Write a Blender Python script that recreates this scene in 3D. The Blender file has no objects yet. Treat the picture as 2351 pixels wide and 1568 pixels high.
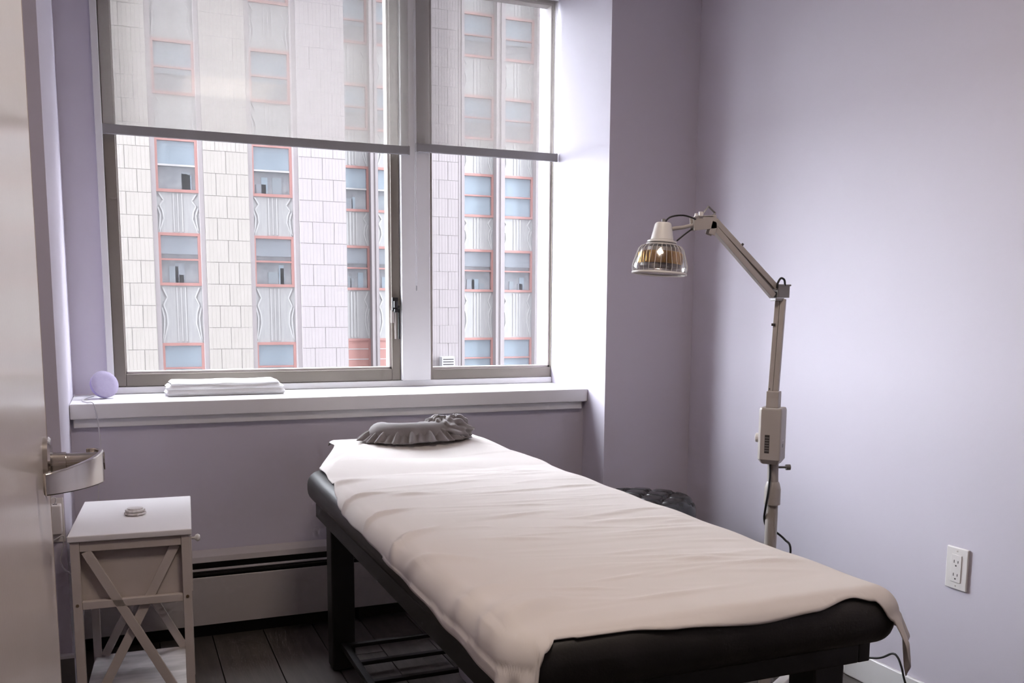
import bpy, bmesh, math, random
from mathutils import Vector, Matrix
random.seed(7)
PI = math.pi
S = bpy.context.scene
COL = S.collection

# ------------------------------------------------------------------ camera
def make_camera():
    yaw, pitch, roll = math.radians(22.61), math.radians(-7.395), math.radians(.326)
    f = Vector((math.sin(yaw)*math.cos(pitch), math.cos(yaw)*math.cos(pitch), math.sin(pitch)))
    r = Vector((math.cos(yaw), -math.sin(yaw), 0)); u = r.cross(f)
    c, s = math.cos(roll), math.sin(roll)
    r2 = c*r + s*u; u2 = -s*r + c*u
    cam = bpy.data.cameras.new('camera'); co = bpy.data.objects.new('camera', cam)
    COL.objects.link(co)
    m = Matrix((r2, u2, -f)).transposed().to_4x4(); m.translation = (0, 0, 1.25)
    co.matrix_world = m
    cam.sensor_fit = 'HORIZONTAL'; cam.sensor_width = 36
    cam.lens = 2141.7/2351*36
    cam.shift_x = .0025; cam.shift_y = .0872
    cam.clip_start = .02; cam.clip_end = 500
    S.camera = co
make_camera()

# ------------------------------------------------------------------ world, exposure
SKY = 27.5
w = bpy.data.worlds.new('overcast_sky'); S.world = w; w.use_nodes = True
bg = w.node_tree.nodes['Background']
bg.inputs[0].default_value = (.90, .925, 1.0, 1); bg.inputs[1].default_value = SKY
LAMP = 20.0                                   # ceiling panel emission
vs = S.view_settings
vs.view_transform = 'Standard'; vs.look = 'None'; vs.exposure = 0.0; vs.gamma = 1
vs.use_curve_mapping = False
try:
    S.cycles.max_bounces = 7; S.cycles.diffuse_bounces = 5; S.cycles.caustics_reflective = False; S.cycles.caustics_refractive = False; S.cycles.glossy_bounces = 4; S.cycles.transparent_max_bounces = 12
    S.cycles.sample_clamp_indirect = 10
    S.cycles.use_adaptive_sampling = True; S.cycles.adaptive_threshold = .06; S.cycles.adaptive_min_samples = 16
except Exception: pass

# ------------------------------------------------------------------ materials
def mat(name, col, rough=.6, metal=0, noise=None, bump=None, spec=.5, stretch=(1, 1, 1), sheen=0, coat=0):
    """noise=(scale, amount, second colour); bump=(scale, strength, distance)"""
    m = bpy.data.materials.new(name); m.use_nodes = True
    nt = m.node_tree; N = nt.nodes; L = nt.links
    b = N['Principled BSDF']
    b.inputs['Base Color'].default_value = (*col, 1); b.inputs['Roughness'].default_value = rough
    b.inputs['Metallic'].default_value = metal; b.inputs['Specular IOR Level'].default_value = spec
    b.inputs['Sheen Weight'].default_value = sheen; b.inputs['Coat Weight'].default_value = coat
    tc = N.new('ShaderNodeTexCoord'); mp = N.new('ShaderNodeMapping')
    mp.inputs['Scale'].default_value = stretch
    L.new(tc.outputs['Object'], mp.inputs[0])
    sc, am, c2 = noise or (6, .25, tuple(x*.93 for x in col))
    n = N.new('ShaderNodeTexNoise'); n.inputs['Scale'].default_value = sc; n.inputs['Detail'].default_value = 5
    L.new(mp.outputs[0], n.inputs['Vector'])
    mr = N.new('ShaderNodeMapRange'); mr.inputs[1].default_value = .35; mr.inputs[2].default_value = .65
    mr.inputs[4].default_value = am
    L.new(n.outputs['Fac'], mr.inputs[0])
    mx = N.new('ShaderNodeMix'); mx.data_type = 'RGBA'
    mx.inputs[6].default_value = (*col, 1); mx.inputs[7].default_value = (*c2, 1)
    L.new(mr.outputs[0], mx.inputs[0]); L.new(mx.outputs[2], b.inputs['Base Color'])
    if bump:
        n2 = N.new('ShaderNodeTexNoise'); n2.inputs['Scale'].default_value = bump[0]; n2.inputs['Detail'].default_value = 6
        L.new(mp.outputs[0], n2.inputs['Vector'])
        bp = N.new('ShaderNodeBump'); bp.inputs['Strength'].default_value = bump[1]; bp.inputs['Distance'].default_value = bump[2]
        L.new(n2.outputs['Fac'], bp.inputs['Height']); L.new(bp.outputs[0], b.inputs['Normal'])
    return m

def glass_mat(name, tint=(.97, .98, .98), rough=.02, minfac=.0):
    m = bpy.data.materials.new(name); m.use_nodes = True
    nt = m.node_tree; N = nt.nodes; L = nt.links; N.remove(N['Principled BSDF'])
    t = N.new('ShaderNodeBsdfTransparent'); t.inputs[0].default_value = (*tint, 1)
    g = N.new('ShaderNodeBsdfGlossy'); g.inputs['Roughness'].default_value = rough
    lw = N.new('ShaderNodeLayerWeight'); lw.inputs[0].default_value = .5     # Schlick reflectance, the same on both faces
    pw = N.new('ShaderNodeMath'); pw.operation = 'POWER'; pw.inputs[1].default_value = 5; L.new(lw.outputs['Facing'], pw.inputs[0])
    ad = N.new('ShaderNodeMath'); ad.operation = 'MULTIPLY_ADD'; ad.use_clamp = True
    ad.inputs[1].default_value = .9-minfac; ad.inputs[2].default_value = .03+minfac
    L.new(pw.outputs[0], ad.inputs[0])
    mx = N.new('ShaderNodeMixShader'); L.new(ad.outputs[0], mx.inputs[0]); L.new(t.outputs[0], mx.inputs[1]); L.new(g.outputs[0], mx.inputs[2])
    L.new(mx.outputs[0], N['Material Output'].inputs[0])
    return m

def screen_mat(name, col, openness, trans):
    """woven solar screen: part open weave, part thread that passes and scatters light"""
    m = bpy.data.materials.new(name); m.use_nodes = True
    nt = m.node_tree; N = nt.nodes; L = nt.links; N.remove(N['Principled BSDF'])
    t = N.new('ShaderNodeBsdfTransparent')
    d = N.new('ShaderNodeBsdfDiffuse'); d.inputs[0].default_value = (*col, 1)
    tl = N.new('ShaderNodeBsdfTranslucent'); tl.inputs[0].default_value = (*trans, 1)
    m1 = N.new('ShaderNodeMixShader'); m1.inputs[0].default_value = .6
    L.new(d.outputs[0], m1.inputs[1]); L.new(tl.outputs[0], m1.inputs[2])
    m2 = N.new('ShaderNodeMixShader')
    tc = N.new('ShaderNodeTexCoord'); n = N.new('ShaderNodeTexNoise'); n.inputs['Scale'].default_value = 5
    mp = N.new('ShaderNodeMapping'); mp.inputs['Scale'].default_value = (8, 8, .4)
    L.new(tc.outputs['Object'], mp.inputs[0]); L.new(mp.outputs[0], n.inputs['Vector'])
    mr = N.new('ShaderNodeMapRange'); mr.inputs[3].default_value = 1-openness-.03; mr.inputs[4].default_value = 1-openness+.03
    L.new(n.outputs['Fac'], mr.inputs[0]); L.new(mr.outputs[0], m2.inputs[0])
    L.new(t.outputs[0], m2.inputs[1]); L.new(m1.outputs[0], m2.inputs[2])
    L.new(m2.outputs[0], N['Material Output'].inputs[0])
    return m

def emit_mat(name, col, strength):
    m = bpy.data.materials.new(name); m.use_nodes = True
    b = m.node_tree.nodes['Principled BSDF']
    b.inputs['Base Color'].default_value = (.9, .9, .9, 1)
    b.inputs['Emission Color'].default_value = (*col, 1); b.inputs['Emission Strength'].default_value = strength
    return m

def wood_floor_mat():
    m = mat('floor_plank', (.10, .086, .078), .38, noise=(7, .8, (.062, .053, .05)), bump=(30, .15, .002), stretch=(6, .6, 1))
    nt = m.node_tree; N = nt.nodes; L = nt.links
    return m

LAV = (.62, .585, .665)
M = dict(
    wall=mat('lavender_paint', LAV, .55, noise=(3, .35, (.60, .565, .645)), bump=(260, .08, .001), spec=.3),
    white=mat('white_trim_paint', (.80, .79, .80), .35, noise=(4, .3, (.77, .76, .77))),
    ceil=mat('ceiling_paint', (.82, .81, .81), .8),
    floor=wood_floor_mat(),
    floor2=mat('floor_plank_dark', (.085, .074, .068), .38, noise=(7, .8, (.055, .048, .046)), bump=(30, .15, .002), stretch=(6, .6, 1)),
    subfloor=mat('subfloor', (.03, .028, .026), .8),
    frame=mat('taupe_aluminium', (.20, .175, .15), .42, .35),
    framelight=mat('pale_glazing_bead', (.55, .5, .48), .5),
    glass=glass_mat('window_glass'),
    screen=screen_mat('solar_screen_fabric', (.66, .61, .575), .60, (.24, .222, .208)),
    bar=mat('grey_blind_bar', (.27, .26, .265), .5),
    heater=mat('heater_enamel', (.50, .46, .45), .45),
    heaterdark=mat('heater_interior', (.012, .011, .011), .7),
    fin=mat('heater_fins', (.12, .11, .11), .5, .6),
    plinth=mat('grey_vinyl_base', (.14, .13, .125), .6),
    leather=mat('black_leather', (.016, .0145, .014), .42, noise=(9, .6, (.026, .023, .022)), bump=(190, .25, .001)),
    blackwood=mat('black_lacquered_wood', (.013, .012, .012), .5),
    blackgloss=mat('black_tufted_vinyl', (.02, .02, .021), .24, bump=(140, .12, .001)),
    sheet=mat('cotton_sheet', (.72, .675, .65), .85, noise=(3, .3, (.70, .65, .62)), bump=(420, .12, .0006), sheen=.1),
    greyfab=mat('grey_jersey', (.20, .18, .178), .92, noise=(22, .6, (.16, .145, .142)), bump=(300, .35, .001), sheen=.3),
    lamp=mat('ivory_enamel_metal', (.43, .395, .37), .38),
    lampgrey=mat('grey_joint_metal', (.23, .22, .22), .4, .4),
    lampwhite=mat('white_ceramic', (.74, .72, .70), .35),
    gold=mat('gold_reflector', (.85, .50, .09), .28, .75, noise=(30, .9, (.48, .25, .05)), stretch=(1, 1, .1)),
    shade=glass_mat('clear_lamp_shade', (.93, .92, .91), .12, .13),
    cord=mat('black_rubber', (.012, .012, .013), .5),
    whitecord=mat('white_cable', (.62, .60, .62), .5),
    plastic=mat('white_plastic', (.74, .71, .70), .35),
    slot=mat('dark_slot', (.05, .045, .045), .7),
    lilac=mat('lilac_fabric', (.36, .32, .46), .85, noise=(90, .6, (.40, .355, .49)), bump=(300, .3, .001)),
    lilacdark=mat('lilac_shell', (.30, .25, .47), .6),
    towel=mat('white_terry', (.80, .79, .79), .95, bump=(260, .6, .002), sheen=.3),
    table=mat('cream_painted_wood', (.62, .555, .52), .45, noise=(12, .5, (.57, .505, .47)), stretch=(1, 1, .2)),
    tabletop=mat('white_painted_top', (.84, .815, .825), .4),
    marble=mat('marble_print', (.74, .69, .68), .4, noise=(5, 1, (.45, .42, .41)), stretch=(1, 5, 1)),
    brass=mat('aged_brass_screw', (.28, .2, .13), .4, .6),
    nickel=mat('satin_nickel', (.60, .56, .52), .17, 1.0),
    door=mat('satin_door_laminate', (.72, .655, .615), .2, noise=(8, .35, (.69, .625, .585)), bump=(180, .12, .0008), stretch=(1, 1, 1)),
    adapter=mat('black_plastic', (.018, .018, .019), .4),
    bin=mat('pale_plastic', (.66, .64, .70), .45),
    lime=mat('limestone', (0.257, 0.239, 0.224), .9, noise=(1.6, .6, (0.233, 0.218, 0.201)), stretch=(6, 6, .5)),
    lime2=mat('limestone_pale', (0.270, 0.246, 0.254), .9, noise=(1.6, .6, (0.250, 0.231, 0.236)), stretch=(6, 6, .5)),
    limej=mat('mortar_joint', (0.231, 0.216, 0.216), .9),
    spandrel=mat('aluminium_spandrel_hazed', (0.371, 0.376, 0.376), .6, .1, noise=(2.5, .8, (0.323, 0.328, 0.328)), stretch=(4, 4, .6)),  # lightened so the colour carries the veil of haze outside
    relief=mat('aluminium_relief', (0.451, 0.454, 0.454), .6, .1),
    red=mat('red_window_paint_hazed', (0.375, 0.206, 0.190), .7),  # red paint washed paler, haze mixed into the colour
    darkroom=mat('office_hazed', (0.392, 0.370, 0.370), .9, noise=(2, .9, (0.504, 0.474, 0.460))),  # room tone lifted by the same painted haze
    pshade=mat('pale_blue_shade_hazed', (0.481, 0.525, 0.556), .8),  # blind colour with the haze veil mixed in
    pgrey=mat('grey_shade_hazed', (0.456, 0.443, 0.451), .8),  # grey blind, also paled for the haze
    pane=glass_mat('far_glass', (.9, .93, .95), .03, .03),
    street=mat('street_asphalt', (.06, .06, .062), .9),
    hvac=mat('grey_box', (0.411, 0.424, 0.438), .7),
    red2=mat('red_shutter', (0.384, 0.211, 0.191), .7),
    panel=emit_mat('lamp_diffuser', (1.0, .85, .72), LAMP),
)

# ------------------------------------------------------------------ mesh helpers
def box(x0, x1, y0, y1, z0, z1):
    v = [(x0,y0,z0),(x1,y0,z0),(x1,y1,z0),(x0,y1,z0),(x0,y0,z1),(x1,y0,z1),(x1,y1,z1),(x0,y1,z1)]
    f = [(0,3,2,1),(4,5,6,7),(0,1,5,4),(1,2,6,5),(2,3,7,6),(3,0,4,7)]
    return v, f
def cbox(c, s): return box(c[0]-s[0]/2,c[0]+s[0]/2,c[1]-s[1]/2,c[1]+s[1]/2,c[2]-s[2]/2,c[2]+s[2]/2)
def prism(poly, z0, z1):
    n = len(poly); v = [(x,y,z0) for x,y in poly] + [(x,y,z1) for x,y in poly]
    f = [tuple(reversed(range(n))), tuple(range(n,2*n))] + [(i,(i+1)%n,n+(i+1)%n,n+i) for i in range(n)]
    return v, f
def bar(p, q, wd, ht, up=(0,0,1)):
    """square bar from p to q; wd across, ht along up"""
    p, q = Vector(p), Vector(q); d = (q-p).normalized(); u = Vector(up)
    if abs(d.dot(u)) > .995: u = Vector((0,1,0))
    s = d.cross(u).normalized(); u = s.cross(d)
    v = []
    for c in (p, q):
        for a, b in ((-1,-1),(1,-1),(1,1),(-1,1)): v.append(tuple(c + s*a*wd/2 + u*b*ht/2))
    return v, [(0,1,2,3),(7,6,5,4),(0,4,5,1),(1,5,6,2),(2,6,7,3),(3,7,4,0)]
def tube(pts, r, n=10, closed=False):
    pts = [Vector(p) for p in pts]; v = []; f = []; m = len(pts)
    rs = r if isinstance(r, (list, tuple)) else [r]*m
    up = Vector((0,0,1))
    prev = None
    for i, p in enumerate(pts):
        if closed: d = pts[(i+1)%m]-pts[i-1]
        else: d = pts[min(i+1,m-1)]-pts[max(i-1,0)]
        d.normalize()
        if prev is None:
            s = d.cross(up if abs(d.z) < .95 else Vector((1,0,0))).normalized()
        else:
            s = (prev - d*prev.dot(d)).normalized()
        prev = s; t = d.cross(s)
        for k in range(n):
            a = 2*PI*k/n; v.append(tuple(p + (s*math.cos(a)+t*math.sin(a))*rs[i]))
    for i in range(m if closed else m-1):
        j = (i+1) % m
        for k in range(n): f.append((i*n+k, i*n+(k+1)%n, j*n+(k+1)%n, j*n+k))
    if not closed:
        f.append(tuple(reversed(range(n)))); f.append(tuple(range((m-1)*n, m*n)))
    return v, f
def lathe(prof, n=32, c=(0,0,0)):
    """prof: list of (r,z), axis z"""
    v = []; f = []; m = len(prof)
    for r, z in prof:
        for k in range(n):
            a = 2*PI*k/n; v.append((c[0]+r*math.cos(a), c[1]+r*math.sin(a), c[2]+z))
    for i in range(m-1):
        for k in range(n): f.append((i*n+k, i*n+(k+1)%n, (i+1)*n+(k+1)%n, (i+1)*n+k))
    if prof[0][0] > 1e-6: f.append(tuple(reversed(range(n))))
    if prof[-1][0] > 1e-6: f.append(tuple(range((m-1)*n, m*n)))
    return v, f
def xf(g, mtx): return [tuple(mtx @ Vector(p)) for p in g[0]], g[1]
def smooth_path(ctrl, per=8):
    P = [Vector(p) for p in ctrl]; out = []
    for i in range(len(P)-1):
        p0, p1, p2, p3 = P[max(i-1,0)], P[i], P[i+1], P[min(i+2,len(P)-1)]
        for k in range(per):
            t = k/per
            out.append(.5*((2*p1)+(-p0+p2)*t+(2*p0-5*p1+4*p2-p3)*t*t+(-p0+3*p1-3*p2+p3)*t**3))
    out.append(P[-1]); return out
def lin(tab, x):
    if x <= tab[0][0]: return tab[0][1]
    for (a, b), (c, d) in zip(tab, tab[1:]):
        if x <= c:
            t = (x-a)/(c-a); t = t*t*(3-2*t); return b+(d-b)*t
    return tab[-1][1]
def sstep(a, b, x):
    t = max(0, min(1, (x-a)/(b-a))); return t*t*(3-2*t)

def mesh(name, geos):
    if isinstance(geos, tuple): geos = [geos]
    V = []; Fc = []
    for v, f in geos:
        o = len(V); V += [tuple(p) for p in v]; Fc += [tuple(i+o for i in q) for q in f]
    me = bpy.data.meshes.new(name); me.from_pydata(V, [], Fc)
    bm = bmesh.new(); bm.from_mesh(me); bmesh.ops.recalc_face_normals(bm, faces=bm.faces); bm.to_mesh(me); bm.free()
    return me
def obj(name, geos, m, parent=None, bevel=0, seg=2, smooth=False, loc=None, sub=0, solid=0):
    me = geos if isinstance(geos, bpy.types.Mesh) else mesh(name, geos)
    o = bpy.data.objects.new(name, me); COL.objects.link(o)
    if not me.materials: me.materials.append(M[m])
    if parent: o.parent = parent
    if loc: o.location = loc
    if solid:
        md = o.modifiers.new('solid', 'SOLIDIFY'); md.thickness = solid; md.offset = 0
    if bevel:
        md = o.modifiers.new('bevel', 'BEVEL'); md.width = bevel; md.segments = seg; md.limit_method = 'ANGLE'; md.angle_limit = .6
    if sub:
        md = o.modifiers.new('sub', 'SUBSURF'); md.levels = sub; md.render_levels = sub
    if smooth or bevel:
        for p in me.polygons: p.use_smooth = True
        if not smooth or smooth == 'auto':
            md = o.modifiers.new('wn', 'WEIGHTED_NORMAL'); md.keep_sharp = True
    if smooth == 'auto':
        bm = bmesh.new(); bm.from_mesh(me)
        for e in bm.edges:
            if len(e.link_faces) == 2 and e.calc_face_angle(0) > .7: e.smooth = False
        bm.to_mesh(me); bm.free()
    return o
def thing(name, label, cat, loc=(0,0,0), rotz=0, group=None):
    o = bpy.data.objects.new(name, None); COL.objects.link(o); o.empty_display_size = .1
    o.location = loc; o.rotation_euler = (0, 0, rotz); o['label'] = label; o['category'] = cat
    if group: o['group'] = group
    return o
def tag(o, label, cat, group=None):
    o['label'] = label; o['category'] = cat
    if group: o['group'] = group
    return o
def struct(name, geos, m, label=None, parent=None, **k):
    o = obj(name, geos, m, parent, **k)
    if not parent:
        o['kind'] = 'structure'
        if label: o['label'] = label
    return o

# ------------------------------------------------------------------ room shell
XL, XR, YB, ZC = -1.05, 2.29, -1.5, 2.78
XP0, XP1 = -.176, 1.87                        # faces of the two piers
YK, YW = 3.65, 4.0                            # knee wall, window wall
fl = struct('floor', box(XL, XR, YB, YK, -.06, -.012), 'subfloor', 'dark grey-brown plank floor')
pm = []
for i in range(2):
    me = mesh('plank', box(0, .186, 0, 1.216, -.012, 0)); me.materials.append(M['floor' if i == 0 else 'floor2']); pm.append(me)
nx = 0; x = XL
while x < XR - .01:
    y = YB - random.random()*1.0
    while y < YK:
        if y + 1.216 > YB:
            y0, y1, x1 = max(y, YB), min(y+1.216, YK), min(x+.186, XR)
            me = pm[random.random() < .45]
            if y0 > y or y1 < y+1.215 or x1 < x+.185:
                if y1-y0 < .03 or x1-x < .02: y += 1.22; continue
                me2 = mesh('plank', box(0, x1-x, 0, y1-y0, -.012, 0)); me2.materials.append(me.materials[0]); me = me2
            obj('plank', me, 'floor', fl, loc=(x, y0, 0))
        y += 1.22
    x += .19
struct('ceiling', box(XL, XR, YB, 4.15, ZC, ZC+.1), 'ceil', 'white ceiling')
struct('wall_right', box(XR, XR+.12, YB, 3.45, -.06, ZC), 'wall', 'pale lavender wall behind the heat lamp')
struct('wall_pier_right', box(XP1, XR+.12, 3.45, 4.15, -.06, ZC), 'wall', 'lavender pier at the right of the window')
struct('wall_pier_left', box(XL, XP0, 3.05, 4.15, -.06, ZC), 'wall', 'lavender pier at the left of the window')
struct('wall_left', box(XL-.12, XL, YB, 4.15, -.06, ZC), 'wall', 'lavender wall behind the open door')
struct('wall_back', box(XL-.12, XR+.12, YB-.12, YB, -.06, ZC), 'wall', 'lavender wall behind the viewer')
struct('wall_partition', box(XL, -.15, .36, .48, -.06, ZC), 'wall', 'lavender partition the door hangs from')
struct('wall_knee', box(XP0, XP1, YK, 4.15, -.06, .855), 'wall', 'lavender knee wall under the window sill')
struct('wall_window', [box(XP0, -.05, YW, 4.15, .911, ZC), box(-.05, XP1, YW, 4.15, 2.66, ZC)], 'wall', 'lavender wall around the window')

# sill, casings, mullion cover
sl = struct('trim_1', box(XP0+.001, XP1-.001, 3.604, 4.0, .856, .911), 'white', 'white painted window sill', bevel=.004)
struct('apron', box(-.166, 1.853, 3.626, 3.65, .823, .855), 'white', parent=sl, bevel=.003)
struct('sub_sill', box(-.05, XP1-.001, 3.975, 4.12, .9115, .938), 'white', parent=sl, bevel=.003)
struct('trim_2', box(-.052, -.0265, 3.972, 4.10, .9385, 2.66), 'white', 'narrow white casing at the left of the window', bevel=.003)
struct('trim_3', box(1.139, 1.268, 3.955, 4.10, .9385, 2.66), 'white', 'white post between the two windows', bevel=.003)
# baseboards
struct('baseboard_right', box(XR-.014, XR, .5, 3.45, 0, .095), 'white', 'white baseboard under the outlet', bevel=.004)
struct('baseboard_pier', box(XP1, XR-.014, 3.436, 3.45, 0, .095), 'white', 'white baseboard of the right pier', bevel=.004)
bl = struct('baseboard_left', box(XL, XP0+.004, 3.03, 3.05, 0, .19), 'plinth', 'grey vinyl base of the left pier')
struct('cap', box(XL, XP0+.006, 3.028, 3.05, .19, .2), 'white', parent=bl)

def window(name, x0, x1, z0, z1, wl, wr, wb, label):
    """aluminium frame with glazing beads and pane"""
    y0, y1 = 3.985, 4.07
    fr = struct(name, [box(x0, x0+wl, y0, y1, z0, z1), box(x1-wr, x1, y0, y1, z0, z1),
                       box(x0+wl, x1-wr, y0, y1, z0, z0+wb), box(x0+wl, x1-wr, y0, y1, z1-wb, z1)], 'frame', label, bevel=.003)
    a, b, c, d = x0+wl, x1-wr, z0+wb, z1-wb; t = .009
    struct('glazing_bead', [box(a, a+t*.5, y0+.014, y1-.02, c, d), box(b-t, b, y0+.014, y1-.02, c, d),
                            box(a, b, y0+.014, y1-.02, c, c+t), box(a, b, y0+.014, y1-.02, d-t, d)], 'framelight', parent=fr)
    struct('pane', box(a, b, 4.034, 4.04, c, d), 'glass', parent=fr)
    return fr
w1 = window('window_1', -.026, 1.138, .9385, 2.66, .043, .038, .05, 'taupe aluminium window with a black latch')
window('window_2', 1.269, XP1-.001, 0.9385, 2.66, .018, .002, .045, 'narrower taupe aluminium window beside the right pier')
# latch on the left window
la = struct('latch', [box(1.1, 1.126, 3.972, 3.985, 1.24, 1.30), box(1.104, 1.118, 3.955, 3.973, 1.255, 1.285),
                      box(1.12, 1.129, 3.95, 3.958, 1.12, 1.265), box(1.104, 1.129, 3.95, 3.96, 1.235, 1.25)], 'cord', parent=w1, bevel=.002)
struct('latch_plate', [box(1.096, 1.11, 3.978, 3.985, 1.19, 1.245), box(1.112, 1.118, 3.976, 3.986, 1.12, 1.24)], 'framelight', parent=la)

# ------------------------------------------------------------------ roller shades
def shade(x0, x1, z0, z1, label):
    t = thing('roller_shade', label, 'window shade', ((x0+x1)/2, 3.935, z0), 0, 'solar screen roller shades')
    h = (x1-x0)/2; H = 2.63-z0
    obj('fabric', box(-h, h, -.0008, .0008, .03, H), 'screen', t)
    obj('hem_bar', box(-h, h, -.007, .007, 0, .036), 'bar', t, bevel=.003)
    obj('end_cap', [box(-h-.003, -h+.006, -.0075, .0075, -.0005, .0365)], 'bar', t)
    obj('end_cap', [box(h-.006, h+.003, -.0075, .0075, -.0005, .0365)], 'bar', t)
    obj('roller', tube([(-h, 0, H), (h, 0, H)], .022, 16), 'white', t, smooth='auto')
shade(-.0225, 1.168, 1.899, 2.5, 'wide translucent roller shade half down over the left window')
shade(1.203, 1.862, 1.915, 2.5, 'narrow translucent roller shade half down over the right window')
# bead chain hanging on the post
ch = thing('shade_chain', 'thin white bead chain hanging in front of the window post', 'chain', (1.192, 3.925, 1.34))
obj('chain', tube([(0, 0, 1.15), (0, 0, .02), (.003, 0, 0), (.006, 0, .02), (.006, 0, 1.15)], .0012, 6), 'whitecord', ch)
obj('weight', lathe([(0, -.012), (.003, -.01), (.003, .01), (0, .012)], 8, (.003, 0, 0)), 'bar', ch, smooth=True)

# ------------------------------------------------------------------ baseboard heater
ht = thing('baseboard_heater', 'long off-white baseboard heater with a dark slot under the window', 'heater', (.845, 3.62, 0))
hx0, hx1 = -1.018, 1.02
obj('back_plate', box(hx0, hx1, .022, .03, .02, .33), 'heater', ht)
obj('hood', prism([(0, 0)], 0, 1) if False else ([(hx0,-.02,.298),(hx1,-.02,.298),(hx1,.022,.298),(hx0,.022,.298),(hx0,-.016,.318),(hx1,-.016,.318),(hx1,.022,.337),(hx0,.022,.337)],
    [(0,3,2,1),(4,5,6,7),(0,1,5,4),(1,2,6,5),(2,3,7,6),(3,0,4,7)]), 'heater', ht)
obj('front_panel', box(hx0, hx1, -.045, -.037, .062, .247), 'heater', ht, bevel=.002)
obj('cavity_shade', box(hx0, hx1, .012, .021, .0, .296), 'heaterdark', ht)  # near-black sheet paints the shade in the slot and under the panel
obj('element', tube([(hx0+.02, -.012, .17), (hx1-.02, -.012, .17)], .012, 8), 'fin', ht)
obj('damper', box(hx0, hx1, -.043, -.02, .2715, .2745), 'heater', ht)
obj('grille_bar', box(hx0, hx1, -.03, -.024, .258, .2605), 'fin', ht)
for sx in (hx0+.004, .0, hx1-.004):
    obj('bracket', box(sx-.004, sx+.004, -.037, .012, .0, .29), 'heaterdark', ht)

# ------------------------------------------------------------------ massage table
TX, TY = 1.0, 2.29
X0, X1, Y0, Y1, ZT, ZB = .572, 1.428, 1.36, 3.22, .70, .585
tb = thing('massage_table', 'black leather massage table with square legs and a slatted lower shelf', 'massage table', (TX, TY, 0))
def L_(g): return [(x-TX, y-TY, z) for x, y, z in g[0]], g[1]
obj('mattress', L_(box(X0, X1, Y0, Y1, ZB, ZT-.002)), 'leather', tb, bevel=.048, seg=6)
fr = obj('frame', [L_(box(.6, .63, 1.42, 3.18, .535, ZB)), L_(box(1.37, 1.40, 1.42, 3.18, .535, ZB)),
              L_(box(.63, 1.37, 1.42, 1.45, .535, ZB)), L_(box(.63, 1.37, 3.15, 3.18, .535, ZB)),
              L_(box(.63, 1.37, 1.45, 3.15, .57, ZB))], 'blackwood', tb, bevel=.003)
for i, (lx, ly) in enumerate(((.632, 3.092), (1.288, 3.092), (.632, 1.455), (1.288, 1.455))):
    obj('leg', L_(box(lx, lx+.08, ly, ly+.08, 0.004, .57)), 'blackwood', tb, bevel=.006)
for lx in (.672, 1.328):
    obj('shelf_rail', L_(box(lx-.011, lx+.011, 1.53, 3.095, .082, .104)), 'blackwood', tb, bevel=.002)
y = 3.08 - .172*9
while y < 3.12:
    obj('shelf_slat', L_(box(.68, 1.32, y-.011, y+.011, .087, .100)), 'blackwood', tb, bevel=.002); y += .172
obj('headrest', L_(box(.80, 1.22, 3.31, 3.45, .66, .735)), 'leather', tb, bevel=.03, seg=4)
for lx in (.86, 1.15):
    obj('headrest_arm', L_(box(lx-.012, lx+.012, 3.17, 3.40, .62, .675)), 'blackwood', tb)

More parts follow.
